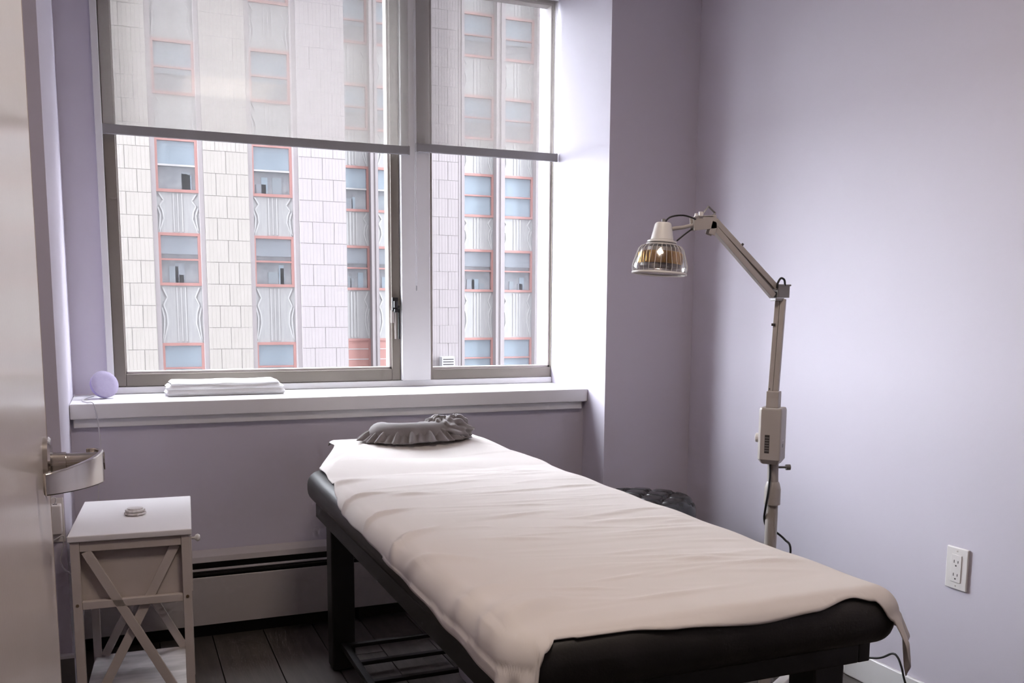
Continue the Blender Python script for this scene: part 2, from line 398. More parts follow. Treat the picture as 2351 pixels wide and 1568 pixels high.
# ------------------------------------------------------------------ sheet
def sheet():
    NS, NT = 190, 300; r = .05
    xl, xr, yn = X0+r, X1-r, Y0+r
    # overhang (arc length from the start of the edge rounding) along the left and near hems
    OLt = [(1.36, .145), (1.45, .118), (1.6, .108), (1.75, .102), (2.0, .090), (2.2, .086), (2.35, .078), (2.66, .074), (2.68, .066), (2.80, .045), (2.92, .022), (3.1, .012), (3.25, .02), (3.5, .03)]
    ORt = [(1.36, .135), (1.5, .12), (3.1, .11), (3.3, .04), (3.5, .03)]
    ONt = [(.5, .16), (.60, .125), (.635, .05), (.66, .032), (.80, .034), (.9, .043), (1.08, .058), (1.2, .05), (1.3, .034), (1.35, .048), (1.385, .09), (1.45, .16)]
    BF = 3.485
    V = []; Fc = []
    rnd = random.Random(3)
    ridges = []                               # soft creases running mostly across the table
    for _ in range(150):
        ridges.append((rnd.uniform(.75, 1.42), rnd.uniform(1.45, 3.0), rnd.uniform(.05, .16), rnd.uniform(.006, .015), rnd.uniform(-.40, .2), rnd.uniform(-.4, 1)*.0048))
    pleats = [(2.62, .012, .35), (2.36, .014, .5), (2.08, .022, .8), (1.95, .03, -.6), (1.62, .03, .5), (2.85, .02, .4), (1.50, .025, .6)]
    for j in range(NT+1):
        t = j/NT
        for i in range(NS+1):
            s = i/NS
            s_ = s
            b_est = yn + t*(BF-yn)
            aL = xl - lin(OLt, b_est); aR = xr + lin(ORt, b_est)
            a = aL + s_*(aR-aL)
            bN = yn - lin(ONt, a); b = bN + t*(BF-bN)
            dx = min(0, a-xl) if a < xl else max(0, a-xr); dy = min(0, b-yn)
            # head end: sheet narrows onto the raised headrest, hangs behind it
            bx, by = min(max(a, xl), xr), max(b, yn)
            d = math.hypot(dx, dy); z = ZT+.003; x, y = bx, by
            rr = r+.004
            if d > 1e-9:
                ux, uy = dx/d, dy/d; th = d/rr
                if th < PI/2:
                    x += ux*rr*math.sin(th); y += uy*rr*math.sin(th); z -= rr*(1-math.cos(th))
                else:
                    e = d-rr*PI/2; fl_ = .004+.10*e
                    if dx and dy:                # loose corner flap
                        ang = math.atan2(abs(dy), abs(dx)); fl_ += .018*math.sin(ang*4)**2*min(1, e/.05)
                    x += ux*(rr+fl_); y += uy*(rr+fl_); z -= rr+e
            k = 1 - .285*sstep(3.12, 3.40, b)
            x = TX + (x-TX)*k
            ramp = max(0, min(1, (b-2.98)/.33)); hip = max(0, min(1, (.415-abs(a-TX))/.16))
            z += .055*max(min(ramp, hip), sstep(3.14, 3.38, b))
            cdip = math.exp(-((b-3.16)/.07)**2)*math.exp(-((a-1.02)/.17)**2)
            z -= .012*cdip
            if b > 3.455:
                e = b-3.455; rr2 = .03; th = min(e/rr2, PI/2)
                y = 3.455+.012+rr2*math.sin(th)*.6; z -= rr2*(1-math.cos(th)) + max(0, e-rr2*PI/2)
            # creases
            dz = 0
            if b < 3.15:
                for (cx, cy, lw, lt, sl_, am) in ridges:
                    u = a-cx; v = (b-cy) - sl_*u
                    if abs(u) < 2.5*lw and abs(v) < 3*lt: dz += am*math.exp(-(u/lw)**2-(v/lt)**2)
                dz *= sstep(-.02, .05, min(a-xl, xr-a))
                # pleats pulled over the left edge
                for (cy, wd, sk) in pleats:
                    u = a-xl; v = b-cy-sk*(u+.05)
                    if u < .16: dz += .011*math.exp(-(v/wd)**2)*math.exp(-((u-.01)/.08)**2)
                dz += .0022*math.sin(9*a+4*b)*math.sin(6*b+1.3)+.0015*math.sin(23*b+6*a)
                # big fold at the near left corner
                u = (a-.66); v = (b-1.50)-.55*u
                dz += .020*math.exp(-(v/.032)**2)*math.exp(-(u/.075)**2)
            if dx < 0 and d/rr >= .6: x -= max(0, dz)*.9 + .002*math.sin(b*31)*min(1, d/.05)
            elif dy < 0 and d/rr > .6: y -= .002+.0025*(1+math.sin(a*22))*min(1, d/.05)
            z += max(dz, -.0015 if z > ZT-.004 else -.0002)
            V.append((x, y, z))
    for j in range(NT):
        for i in range(NS):
            q = j*(NS+1)+i; Fc.append((q, q+1, q+NS+2, q+NS+1))
    me = bpy.data.meshes.new('table_sheet'); me.from_pydata(V, [], Fc)
    o = obj('table_sheet', me, 'sheet', smooth=True, solid=.0025)
    tag(o, 'creased cream cotton sheet draped over the black massage table', 'sheet')
sheet()

# ------------------------------------------------------------------ grey face cushion
def cushion():
    C0 = Vector((1.02, 3.36, .757))
    t = thing('face_cushion', 'grey ruched face cushion lying on the head of the sheet', 'cushion', C0)
    # crescent pad: smooth roll, open towards the wall
    V = []; Fc = []; NA, NB = 64, 20
    for i in range(NA+1):
        a = PI*(1.12) + (PI*1.76-PI*.0)*0 + (i/NA)*PI*.76     # from left round the near side
        a = PI*.86 + (i/NA)*PI*1.28
        ca, sa = math.cos(a), math.sin(a)
        endt = min(1, math.sin(PI*i/NA)*3.2+.25)
        for k in range(NB):
            b = 2*PI*k/NB
            rr = .046*endt
            rad = .05*math.cos(b)*endt
            V.append(((.135+rad)*ca, (.055+rad*.75)*sa, .036+.040*math.sin(b)*endt))
    for i in range(NA):
        for k in range(NB): Fc.append((i*NB+k, i*NB+(k+1)%NB, (i+1)*NB+(k+1)%NB, (i+1)*NB+k))
    Fc.append(tuple(range(NB))); Fc.append(tuple(reversed(range(NA*NB, NA*NB+NB))))
    obj('pad', (V, Fc), 'greyfab', t, smooth=True)
    # gathered skirt: pleated ring round the pad
    V = []; Fc = []; NA, NB = 260, 8
    rnd = random.Random(5); ph = [rnd.uniform(0, 6.28) for _ in range(6)]
    for i in range(NA):
        a = 2*PI*i/NA
        pl = math.sin(34*a+1.5*math.sin(5*a+ph[0]))*.6+math.sin(19*a+ph[1])*.4
        wob = .5*math.sin(3*a+ph[2])+.5*math.sin(7*a+ph[3])
        for k in range(NB+1):
            q = k/NB
            R = .160+.056*q + pl*.011*q + wob*.008*q
            Rz = .080+.040*q + pl*.010*q
            z = .050*(1-q)**1.2 + .002 + .007*q*(1+wob*.6) + pl*.011*math.sin(PI*q)
            V.append((R*math.cos(a), Rz*math.sin(a), z))
    n = NB+1
    for i in range(NA):
        for k in range(NB): Fc.append((i*n+k, i*n+k+1, ((i+1)%NA)*n+k+1, ((i+1)%NA)*n+k))
    obj('ruffle', (V, Fc), 'greyfab', t, smooth=True, solid=.003)
    # bunched knot of gathered cloth at the right end
    bm = bmesh.new(); bmesh.ops.create_icosphere(bm, subdivisions=5, radius=1)
    for v in bm.verts:
        p = v.co.copy()
        a = math.atan2(p.y, p.x)
        f = 1 + .10*math.sin(9*a+5*p.z+2*math.sin(6*p.x+1)) + .07*math.sin(13*p.z+7*p.x) + .05*math.sin(17*p.x-11*p.y+3*p.z)
        v.co = Vector((p.x*.105*f, p.y*.07*f, max(-.03, p.z*.052*f)))
    me = bpy.data.meshes.new('gather'); bm.to_mesh(me); bm.free()
    obj('gather', me, 'greyfab', t, smooth=True, loc=(.105, -.012, .036))
    # twisted folds over the knot
    for q in range(9):
        a0 = -.3+q*.42
        pts = []
        for i in range(9):
            u = i/8; ang = a0+.9*u
            R = .035+.085*u
            pts.append((.115+R*math.cos(ang), -.018+R*.72*math.sin(ang), .088-.078*u**1.6+.006*math.sin(9*u+q)))
        obj('fold', tube(smooth_path(pts, 3), [.004+.008*math.sin(PI*min(1, max(0, (i+1)/27))) for i in range(25)], 8), 'greyfab', t, smooth=True)
cushion()

# ------------------------------------------------------------------ side table
st = thing('side_table', 'cream wooden side table with crossed braces beside the left pier', 'side table', (.018, 3.035, 0), math.radians(-3.5))
hw, hd, zt = .158, .246, .62
obj('top', box(-hw-.006, hw+.006, -hd-.006, hd+.006, zt-.018, zt), 'tabletop', st, bevel=.003)
for sx in (-1, 1):
    for sy in (-1, 1):
        lg = obj('leg', box(sx*hw-(.024 if sx > 0 else 0), sx*hw+(0 if sx > 0 else .024), sy*hd-(.024 if sy > 0 else 0), sy*hd+(0 if sy > 0 else .024), .0, zt-.018), 'table', st, bevel=.002)
        if sy < 0:
            obj('screw', tube([(sx*(hw-.012), -hd-.0015, .42), (sx*(hw-.012), -hd+.004, .42)], .0045, 10), 'brass', lg)
for sy in (-1, 1):
    yy = sy*(hd-.012)
    obj('rail', box(-hw+.024, hw-.024, yy-.009, yy+.009, zt-.048, zt-.018), 'table', st, bevel=.002)
    obj('rail', box(-hw+.024, hw-.024, yy-.009, yy+.009, .405, .428), 'table', st, bevel=.002)
    ys = sy*(hd-.016)
    # crossed braces on this end
    zlo, zhi = .10, zt-.048
    obj('brace', bar((-hw+.034, ys-sy*.0, zhi), (hw-.045, ys, zlo), .012, .026, up=(0, 0, 1)) if False else
        bar((-hw+.040, yy+sy*.004, zhi), (hw-.034, yy+sy*.004, zlo), .010, .026), 'table', st, bevel=.0015)
    obj('brace', bar((hw-.040, yy-sy*.007, zhi), (-hw+.034, yy-sy*.007, zlo), .010, .026), 'table', st, bevel=.0015)
obj('drawer_box', box(-hw+.006, hw-.008, -hd+.028, hd-.028, .42, zt-.019), 'table', st)
dr = obj('drawer', box(hw-.008, hw+.004, -hd+.028, hd-.028, .425, zt-.026), 'table', st, bevel=.002)
obj('knob', xf(lathe([(.004, 0), (.004, .010), (.010, .014), (.012, .020), (.008, .026), (0, .027)], 14), Matrix.Translation((hw+.003, -.09, .555)) @ Matrix.Rotation(PI/2, 4, 'Y')), 'lampwhite', dr, smooth=True)
obj('shelf', box(-hw+.004, hw-.004, -hd+.004, hd-.004, .085, .10), 'marble', st, bevel=.002)
# small white scalloped dish stack on top
dv = []
pk = thing('trinket_dish', 'small round white lidded dish on the side table', 'dish', (.02, 3.03, .6205))
def scallop(r, z0, z1, n=56):
    pts = [(r*(1+.035*math.cos(14*2*PI*i/n))*math.cos(2*PI*i/n), r*(1+.035*math.cos(14*2*PI*i/n))*math.sin(2*PI*i/n)) for i in range(n)]
    return prism(pts, z0, z1)
obj('dish', [scallop(.026, 0, .003), scallop(.031, .003, .009)], 'plastic', pk, bevel=.001)
obj('lid', [scallop(.028, .0105, .017), scallop(.022, .017, .021)], 'plastic', pk, bevel=.001)

# ------------------------------------------------------------------ things on the sill
sp = thing('smart_speaker', 'round lilac fabric speaker tilted at the left end of the sill', 'speaker', (-.062, 3.80, .9115))
rot = Matrix.Translation((0, 0, .052)) @ Vector((.42, -.80, .36)).to_track_quat('Z', 'Y').to_matrix().to_4x4()
obj('shell', xf(lathe([(0, -.05), (.02, -.046), (.037, -.034), (.049, -.012), (.0515, .004)], 40), rot), 'lilacdark', sp, smooth=True)
obj('face', xf(lathe([(.0515, .004), (.0515, .008), (.0495, .0102), (.03, .011), (0, .0112)], 40), rot), 'lilac', sp, smooth=True)

tw = thing('folded_towel', 'white folded towel lying on the window sill', 'towel', (.378, 3.868, .9115))
def slab(hx, hy, z0, z1, seed):
    rnd = random.Random(seed); bm = bmesh.new()
    bmesh.ops.create_grid(bm, x_segments=30, y_segments=12, size=1)
    g = [v for v in bm.verts]; bm.free()
    V = []; Fc = []; nx_, ny_ = 44, 20
    ph = [rnd.uniform(0, 6) for _ in range(4)]
    for side in (0, 1):
        for j in range(ny_+1):
            for i in range(nx_+1):
                u = -1+2*i/nx_; v = -1+2*j/ny_
                e = (1-min(1, abs(u))**10)**.5 if False else 1
                su = math.copysign(1-(1-abs(u))**1.0, u)
                ed = min(1, ((1-abs(u))/.07)) ; ed2 = min(1, ((1-abs(v))/.16))
                hgt = (math.sqrt(max(0, 1-(1-ed)**2))*math.sqrt(max(0, 1-(1-ed2)**2)))
                zc = (z0+z1)/2; hz = (z1-z0)/2
                wob = .0012*math.sin(7*u+ph[0])*math.cos(3*v+ph[1])
                V.append((su*hx+.003*math.sin(3*v+ph[2]), v*hy+.002*math.sin(4*u+ph[3]), zc+(hz*hgt if side else -hz*hgt)+wob*(side)))
    n = (nx_+1)*(ny_+1)
    for side in (0, 1):
        for j in range(ny_):
            for i in range(nx_):
                q = side*n+j*(nx_+1)+i; Fc.append((q, q+1, q+nx_+2, q+nx_+1))
    return V, Fc
obj('fold', slab(.225, .088, .0, .026, 1), 'towel', tw, smooth=True)
obj('fold', slab(.222, .086, .022, .042, 2), 'towel', tw, smooth=True)
obj('fold', slab(.205, .082, .038, .056, 3), 'towel', tw, smooth=True)

# speaker cable and charger
cg = thing('usb_charger', 'white plug-in charger on the left pier behind the door lever', 'charger', (-.20, 3.035, .625))
obj('body', box(-.0165, .0165, -.03, .015, -.044, .044), 'plastic', cg, bevel=.004)
obj('outlet_plate', box(-.036, .022, .009, .0145, -.075, .06), 'plastic', cg, bevel=.002)
obj('port', box(-.006, .006, -.012, -.006, .0441, .0452), 'slot', cg)
cab = obj('speaker_cable', tube(smooth_path([(-.10, 3.83, .918), (-.125, 3.78, .915), (-.135, 3.70, .9135), (-.118, 3.64, .9135), (-.098, 3.600, .914), (-.088, 3.596, .88), (-.083, 3.598, .82), (-.080, 3.60, .77), (-.083, 3.60, .72),
      (-.09, 3.595, .66), (-.10, 3.56, .50), (-.11, 3.48, .25), (-.12, 3.42, .06), (-.12, 3.36, .003)], 6), .0019, 6), 'whitecord', smooth=True)
obj('cable', tube(smooth_path([(0, -.008, .044), (.004, -.012, .062), (-.006, -.014, .066), (-.014, -.022, .05), (-.019, -.028, .0), (-.018, -.03, -.06), (0, -.03, -.055), (.016, -.026, -.048), (.02, -.022, -.06), (.012, -.02, -.10), (.008, -.02, -.125), (.016, -.024, -.15), (.034, -.03, -.165), (.05, -.03, -.17)], 6), .0019, 6), 'whitecord', cg, smooth=True)
tag(cab, 'thin white cable running from the lilac speaker over the sill', 'cable')

# ------------------------------------------------------------------ door
dr_ = struct('door_1', box(-.146, -.101, .5, 1.45, .012, 2.12), 'door', 'open beige door with a satin nickel lever', bevel=.002)
struct('edge_band', box(-.1445, -.1005, 1.4495, 1.4515, .012, 2.12), 'framelight', parent=dr_)
struct('latch_plate', box(-.137, -.108, 1.4512, 1.453, .96, 1.12), 'nickel', parent=dr_)
for hz in (.25, 1.05, 1.85):
    struct('hinge', tube([(-.098, .497, hz-.05), (-.098, .497, hz+.05)], .007, 10), 'nickel', parent=dr_, smooth='auto')
hd_ = struct('lever_handle', [xf(lathe([(.036, 0), (.036, .006), (.033, .009), (0, .009)], 36), Matrix.Translation((-.101, 1.385, 1.041)) @ Matrix.Rotation(PI/2, 4, 'Y'))], 'nickel', parent=dr_, smooth='auto')
struct('neck', [xf(lathe([(.0145, 0), (.0145, .018), (.0125, .0185), (.0125, .066), (0, .066)], 24), Matrix.Translation((-.0925, 1.385, 1.041)) @ Matrix.Rotation(PI/2, 4, 'Y'))], 'nickel', parent=hd_, smooth='auto')
path = smooth_path([(-.05, 1.401, 0), (-.037, 1.399, 0), (-.031, 1.382, 0), (-.0335, 1.355, 0), (-.044, 1.32, 0), (-.062, 1.283, 0), (-.082, 1.256, 0), (-.093, 1.247, 0)], 5)
V = []; Fc = []; n = len(path)
for i, p in enumerate(path):
    d = (path[min(i+1, n-1)]-path[max(i-1, 0)]).normalized(); s = Vector((d.y, -d.x, 0))
    u = i/(n-1); hh = .0215-.008*sstep(.25, 1, u); zc = 1.0355
    for a, b in ((-1, -1), (1, -1), (1, 1), (-1, 1)):
        V.append((p.x+s.x*a*.0032, p.y+s.y*a*.0032, zc+b*hh))
for i in range(n-1):
    for k in range(4): Fc.append((i*4+k, i*4+(k+1)%4, i*4+4+(k+1)%4, i*4+4+k))
Fc.append((0, 1, 2, 3)); Fc.append(tuple(range(n*4-4, n*4)))
struct('lever', (V, Fc), 'nickel', parent=hd_, bevel=.0015, smooth='auto')

# ------------------------------------------------------------------ heat lamp
LX, LY = 1.742, 2.18
lp = thing('heat_lamp', 'ivory articulated heat lamp on a pole beside the massage table', 'lamp', (LX, LY, 0))
def G(x, z, y=0): return (x-LX, y, z)
for k in range(5):
    a = 2*PI*k/5+.62; c, s = math.cos(a), math.sin(a)
    lg = obj('base_leg', [bar((.02*c, .02*s, .085), (.26*c, .26*s, .068), .034, .026)], 'lampwhite', lp, bevel=.005)
    obj('caster', tube([(.25*c-.011*s, .25*s+.011*c, .0275), (.25*c+.011*s, .25*s-.011*c, .0275)], .027, 16), 'adapter', lg, smooth='auto')
obj('hub', lathe([(.04, .06), (.045, .08), (.04, .105), (.022, .13), (0, .13)], 24), 'lampwhite', lp, smooth='auto')
obj('pole', tube([(0, 0, .12), (0, 0, .72)], .0175, 20), 'lamp', lp, smooth='auto')
obj('collar', lathe([(.0235, .69), (.0235, .735), (.020, .75), (.017, .757)], 24, (0, 0, 0)), 'lamp', lp, smooth='auto')
obj('upper_pole', tube([(0, 0, .73), (-.003, 0, .83)], .0158, 20), 'lamp', lp, smooth='auto')
obj('thumb_screw', [tube([(.01, -.008, .80), (.036, -.018, .80)], .0032, 10), tube([(.031, -.016, .80), (.043, -.0205, .80)], .0085, 12)], 'lampgrey', lp, smooth='auto')
rb = Matrix.Translation((-.010, 0, 0)) @ Matrix.Rotation(math.radians(-52), 4, 'Z')
c_ = .008
poly = [(-.033+c_, -.035), (.033-c_*.4, -.035), (.033, -.035+c_*.4), (.033, .035-c_), (.033-c_, .035), (-.033+c_, .035), (-.033, .035-c_), (-.033, -.035+c_)]
v0, f0 = prism(poly, 0, 1)
def cbx(zs):  # stacked sections with chamfered bottom
    V = []; Fc = []; n = len(poly)
    for sc, z in zs:
        V += [(x*sc, y*sc, z) for x, y in poly]
    for i in range(len(zs)-1):
        for k in range(n): Fc.append((i*n+k, i*n+(k+1)%n, (i+1)*n+(k+1)%n, (i+1)*n+k))
    Fc.append(tuple(reversed(range(n)))); Fc.append(tuple(range((len(zs)-1)*n, len(zs)*n)))
    return V, Fc
bxo = obj('control_box', xf(cbx([(.72, .812), (1, .826), (1, .968), (.93, .975)]), rb), 'lamp', lp, bevel=.0015)
obj('label_strip', xf(box(-.012, .0015, -.0357, -.0349, .845, .898), rb), 'slot', bxo)
for k in range(6):
    obj('label_line', xf(box(-.011, .0005, -.0360, -.0356, .851+k*.0075, .8535+k*.0075), rb), 'lampgrey', bxo)
obj('side_mark', xf([(.0332, -.012, .895), (.0332, -.002, .895), (.0332, -.002, .905), (.0332, -.012, .905), (.0336, -.012, .895), (.0336, -.002, .895), (.0336, -.002, .905), (.0336, -.012, .905)] and box(.0331, .0337, -.013, -.003, .862, .872), rb), 'lampgrey', bxo)
obj('side_mark', xf(box(.0331, .0337, -.011, -.005, .88, .884), rb), 'lampwhite', bxo)
obj('dial', xf(xf(lathe([(.014, 0), (.0135, .009), (.012, .0105), (0, .0105)], 20), Matrix.Translation((-.033, -.012, .886)) @ Matrix.Rotation(-PI/2, 4, 'Y')), rb), 'lampwhite', bxo, smooth='auto')
obj('socket', xf(box(-.018, .018, -.016, .016, .974, 1.022), rb), 'lamp', lp, bevel=.002)
ax, ay = -.009, 0
# upright arm: two bars and springs between joint and socket
R3 = rb.to_3x3()
A0, A1 = Vector((-.012, 0, 1.018)), Vector((.000, 0, 1.285))
for dxx, wd in ((-.0075, .014), (.0075, .0145)):
    obj('upright_bar', bar(A0+R3 @ Vector((dxx, 0, 0)), A1+R3 @ Vector((dxx, 0, 0)), wd, .016, up=tuple(R3 @ Vector((0, 1, 0)))), 'lamp', lp, bevel=.0015)
obj('spring', tube([A0+Vector((0, 0, .02)), A1-Vector((0, 0, .03))], .0045, 10), 'lampgrey', lp, smooth='auto')
for zz in (1.028, 1.212):
    obj('pin', tube([(-.024, .006, zz), (-.015, .0, zz)], .0035, 8), 'slot', lp)
J = Vector((-.008, 0, 1.295))
obj('elbow_bracket', [cbox(J+Vector((.008, -.010, .010)), (.042, .004, .034)), cbox(J+Vector((.008, .010, .010)), (.042, .004, .034)), cbox(J+Vector((.010, 0, .028)), (.046, .026, .005)), cbox(J+Vector((-.004, 0, -.012)), (.03, .024, .008))], 'lampgrey', lp, bevel=.0012)
obj('cable_loop', tube(smooth_path([(-.024, -.012, 1.315), (-.024, -.014, 1.328), (-.014, -.014, 1.342), (.0, -.012, 1.338), (.004, -.011, 1.322)], 6), .003, 8), 'cord', lp, smooth=True)
# slanting arm
B0, B1 = Vector((-.020, 0, 1.302)), Vector((-.238, 0, 1.488))
pn = (B1-B0).normalized().cross(Vector((0, 1, 0)))
for k, (o0, o1, wd) in enumerate(((.0125, .0085, .017), (-.0115, -.0075, .016))):
    ab = obj('slanting_bar', bar(B0+pn*o0, B1+pn*o1, .016, wd, up=tuple(pn)), 'lamp', lp, bevel=.0015)
obj('spring', tube([B0+(B1-B0)*.05, B0+(B1-B0)*.95], .0045, 10), 'lampgrey', lp, smooth='auto')
mid = B0+(B1-B0)*.62
obj('pin', tube([mid-pn*.016+Vector((0, -.006, 0)), mid-pn*.022+Vector((0, -.006, 0))], .0035, 8), 'slot', lp)
# top bracket
obj('head_bracket', [bar((-.232, -.0085, 1.490), (-.305, -.0085, 1.482), .003, .036), bar((-.232, .0085, 1.490), (-.305, .0085, 1.482), .003, .036),
                     bar((-.236, -.0085, 1.49), (-.246, -.0085, 1.455), .003, .02), bar((-.236, .0085, 1.49), (-.246, .0085, 1.455), .003, .02),
                     cbox((-.268, 0, 1.503), (.05, .02, .004))], 'lamp', lp, bevel=.001)
obj('carry_ring', tube([(-.276, 0, 1.506), (-.254, 0, 1.530), (-.232, 0, 1.514), (-.246, 0, 1.498)], .0032, 8, closed=True), 'lampgrey', lp)
obj('wing_nut', [cbox((-.285, -.012, 1.508), (.012, .005, .012)), cbox((-.300, -.012, 1.505), (.008, .005, .008))], 'lampwhite', lp, bevel=.001)
obj('neck', [tube(smooth_path([(-.300, 0, 1.480), (-.33, 0, 1.472), (-.358, 0, 1.468), (-.385, 0, 1.462)], 4), .0055, 10)], 'lamp', lp, smooth=True)
obj('head_cable', tube(smooth_path([(-.30, -.01, 1.494), (-.34, -.012, 1.502), (-.378, -.006, 1.496), (-.392, 0, 1.478)], 5), .0022, 8), 'cord', lp, smooth=True)
obj('head_cable', tube(smooth_path([(-.31, -.01, 1.468), (-.335, -.012, 1.452), (-.357, -.010, 1.435)], 5), .0022, 8), 'cord', lp, smooth=True)
HM = Matrix.Translation((-.400, 0, 1.395)) @ Matrix.Rotation(math.radians(4), 4, 'Y')
obj('cup', xf(lathe([(.030, .042), (.0295, .046), (.022, .083), (.018, .087), (0, .088)], 28), HM), 'lampwhite', lp, smooth='auto')
obj('finial', xf(lathe([(.006, .087), (.005, .096), (0, .098)], 12), HM), 'lampgrey', lp, smooth='auto')
obj('flange', [xf(lathe([(.030, .034), (.039, .034), (.039, .038), (.030, .0415)], 32), HM), xf(lathe([(.030, .028), (.041, .0275), (.041, .031), (.030, .0325)], 32), HM)], 'lampwhite', lp, smooth='auto')
def shell(prof, n=40):
    return lathe(prof + [(r_-.0015, z) for r_, z in reversed(prof)] + [prof[0]], n)
gl = obj('glass_shade', xf(shell([(.040, .029), (.052, .026), (.059, .018), (.066, -.004), (.0725, -.024), (.0735, -.034), (.071, -.044)]), HM), 'shade', lp, smooth=True)
for k in range(30):                       # fine ribs of the guard
    a = 2*PI*k/30
    prof = [(.041, .028), (.052, .0245), (.059, .017), (.066, -.005), (.072, -.024), (.073, -.034), (.070, -.046)]
    obj('rib', xf(tube([((r_+.0012)*math.cos(a), (r_+.0012)*math.sin(a), z) for r_, z in prof], .0006, 4), HM), 'lampwhite', gl)
obj('rim_ring', xf(tube([(.0705*math.cos(2*PI*k/48), .0705*math.sin(2*PI*k/48), -.047) for k in range(48)], .0032, 8, closed=True), HM), 'lampwhite', lp, smooth=True)
rf = obj('reflector', xf(lathe([(.056, -.022), (.0575, -.018), (.0575, .006), (.054, .010), (.0, .010)], 40), HM), 'gold', lp, smooth='auto')
for k in range(36):
    a = 2*PI*k/36
    obj('fin', xf(bar((.0582*math.cos(a), .0582*math.sin(a), -.02), (.0582*math.cos(a), .0582*math.sin(a), .006), .0016, .002), HM), 'gold', rf)
obj('heat_plate', xf(lathe([(.054, -.030), (.054, -.022), (0, -.022)], 32), HM), 'lampgrey', lp, smooth='auto')
obj('insulator', xf(lathe([(.036, .0105), (.036, .022), (.0, .024)], 24), HM), 'lampwhite', lp, smooth='auto')
obj('power_cable', tube(smooth_path([(-.022, -.012, .815), (-.024, -.016, .77), (-.028, -.014, .72), (-.026, -.004, .68), (-.016, .012, .645), (.004, .026, .618), (.036, .03, .60), (.062, .012, .575), (.067, -.01, .545), (.07, .01, .40), (.12, .02, .2), (.2, .03, .07), (.30, .02, .0045)], 6), .0032, 8), 'cord', lp, smooth=True)

# ------------------------------------------------------------------ tufted stool
def ottoman():
    t = thing('tufted_stool', 'black tufted leather stool in the corner behind the massage table', 'stool', (1.87, 3.12, 0))
    R = .205; zt = .525; n = 72; V = []; Fc = []; rings = 30
    def tuft(x, y):
        p = .13; u = (x+y)/p; v = (x-y)/p
        du = abs(u-round(u)); dv = abs(v-round(v))
        btn = math.exp(-((du**2+dv**2)/.02)); sm = max(math.exp(-(du/.07)**2), math.exp(-(dv/.07)**2))
        return -.02*btn-.011*sm
    prof = []
    for j in range(rings+1):
        rr = R*.86*j/rings; prof.append((rr, 0))
    for j in range(1, 9):
        a = PI/2*j/8; prof.append((R*.86+R*.14*math.sin(a), -.055*(1-math.cos(a))))
    prof += [(R, -.09), (R*.995, -.10), (R*.96, -.104)]
    V.append((0, 0, zt+tuft(0, 0)+.012))
    for (rr, dz) in prof[1:]:
        for k in range(n):
            a = 2*PI*k/n; x, y = rr*math.cos(a), rr*math.sin(a)
            fade = 1 if dz > -.01 else max(0, 1+dz/.05)
            V.append((x, y, zt+dz+tuft(x, y)*fade+.012*(1-(rr/R)**2)))
    for k in range(n): Fc.append((0, 1+k, 1+(k+1) % n))
    for j in range(len(prof)-2):
        for k in range(n): Fc.append((1+j*n+k, 1+(j+1)*n+k, 1+(j+1)*n+(k+1) % n, 1+j*n+(k+1) % n))
    Fc.append(tuple(1+(len(prof)-2)*n+k for k in range(n)))
    obj('cushion', (V, Fc), 'blackgloss', t, smooth=True)
    obj('body', lathe([(R*.93, .06), (R*.95, .10), (R*.95, .39), (R*.93, .397)], 48), 'blackgloss', t, smooth='auto')
    for k in range(4):
        a = PI/4+k*PI/2
        obj('foot', lathe([(.016, 0), (.022, .06)], 16, (.14*math.cos(a), .14*math.sin(a), 0)), 'blackwood', t, smooth='auto')
ottoman()

# ------------------------------------------------------------------ outlet on the right wall
ol = thing('wall_outlet', 'white double power outlet on the lavender right wall', 'outlet', (XR, 1.9935, .489))
obj('plate', box(-.008, 0, -.0395, .0395, -.0645, .0645), 'plastic', ol, bevel=.004)
fc = obj('socket_insert', box(-.0105, -.004, -.0185, .0185, -.042, .042), 'plastic', ol, bevel=.0015)
for zc in (.019, -.021):
    for (yy, h) in ((.007, .0045), (-.007, .0038)):
        obj('slot', box(-.0109, -.0104, yy-.0012, yy+.0012, zc+.002-h, zc+.002+h), 'slot', fc)
    obj('ground_hole', box(-.0109, -.0104, -.0024, .0024, zc-.0125, zc-.008), 'slot', fc)
for zc in (.053, -.053):
    obj('screw', xf(lathe([(.0028, 0), (.0024, .0008), (0, .0009)], 10), Matrix.Translation((-.0082, 0, zc)) @ Matrix.Rotation(-PI/2, 4, 'Y')), 'framelight', ol)

# ------------------------------------------------------------------ odds and ends under the table
ad = thing('power_adapter', 'black power strip on the floor by the right baseboard', 'power strip', (2.10, 2.22, 0), math.radians(8))
obj('body', box(-.035, .035, -.11, .11, .0, .045), 'adapter', ad, bevel=.008)
for k in range(3):
    obj('outlet_face', box(-.02, .02, -.085+k*.06, -.05+k*.06, .0448, .0465), 'slot', ad)
wc = obj('loose_cord', tube(smooth_path([(2.10, 2.335, .0035), (2.13, 2.36, .06), (2.17, 2.27, .125), (2.2, 2.19, .152), (2.2, 2.14, .184), (2.2, 2.117, .180), (2.2, 2.10, .155), (2.2, 2.081, .11), (2.205, 2.05, .05), (2.215, 2.0, .0035), (2.22, 1.85, .0035), (2.24, 1.6, .0035), (2.23, 1.3, .0035)], 7), .0035, 8), 'cord', smooth=True)
tag(wc, 'black cord arching up in front of the white baseboard', 'cord')
bn = thing('storage_bin', 'pale plastic bin on the shelf under the massage table', 'bin', (1.075, 2.50, .1005))
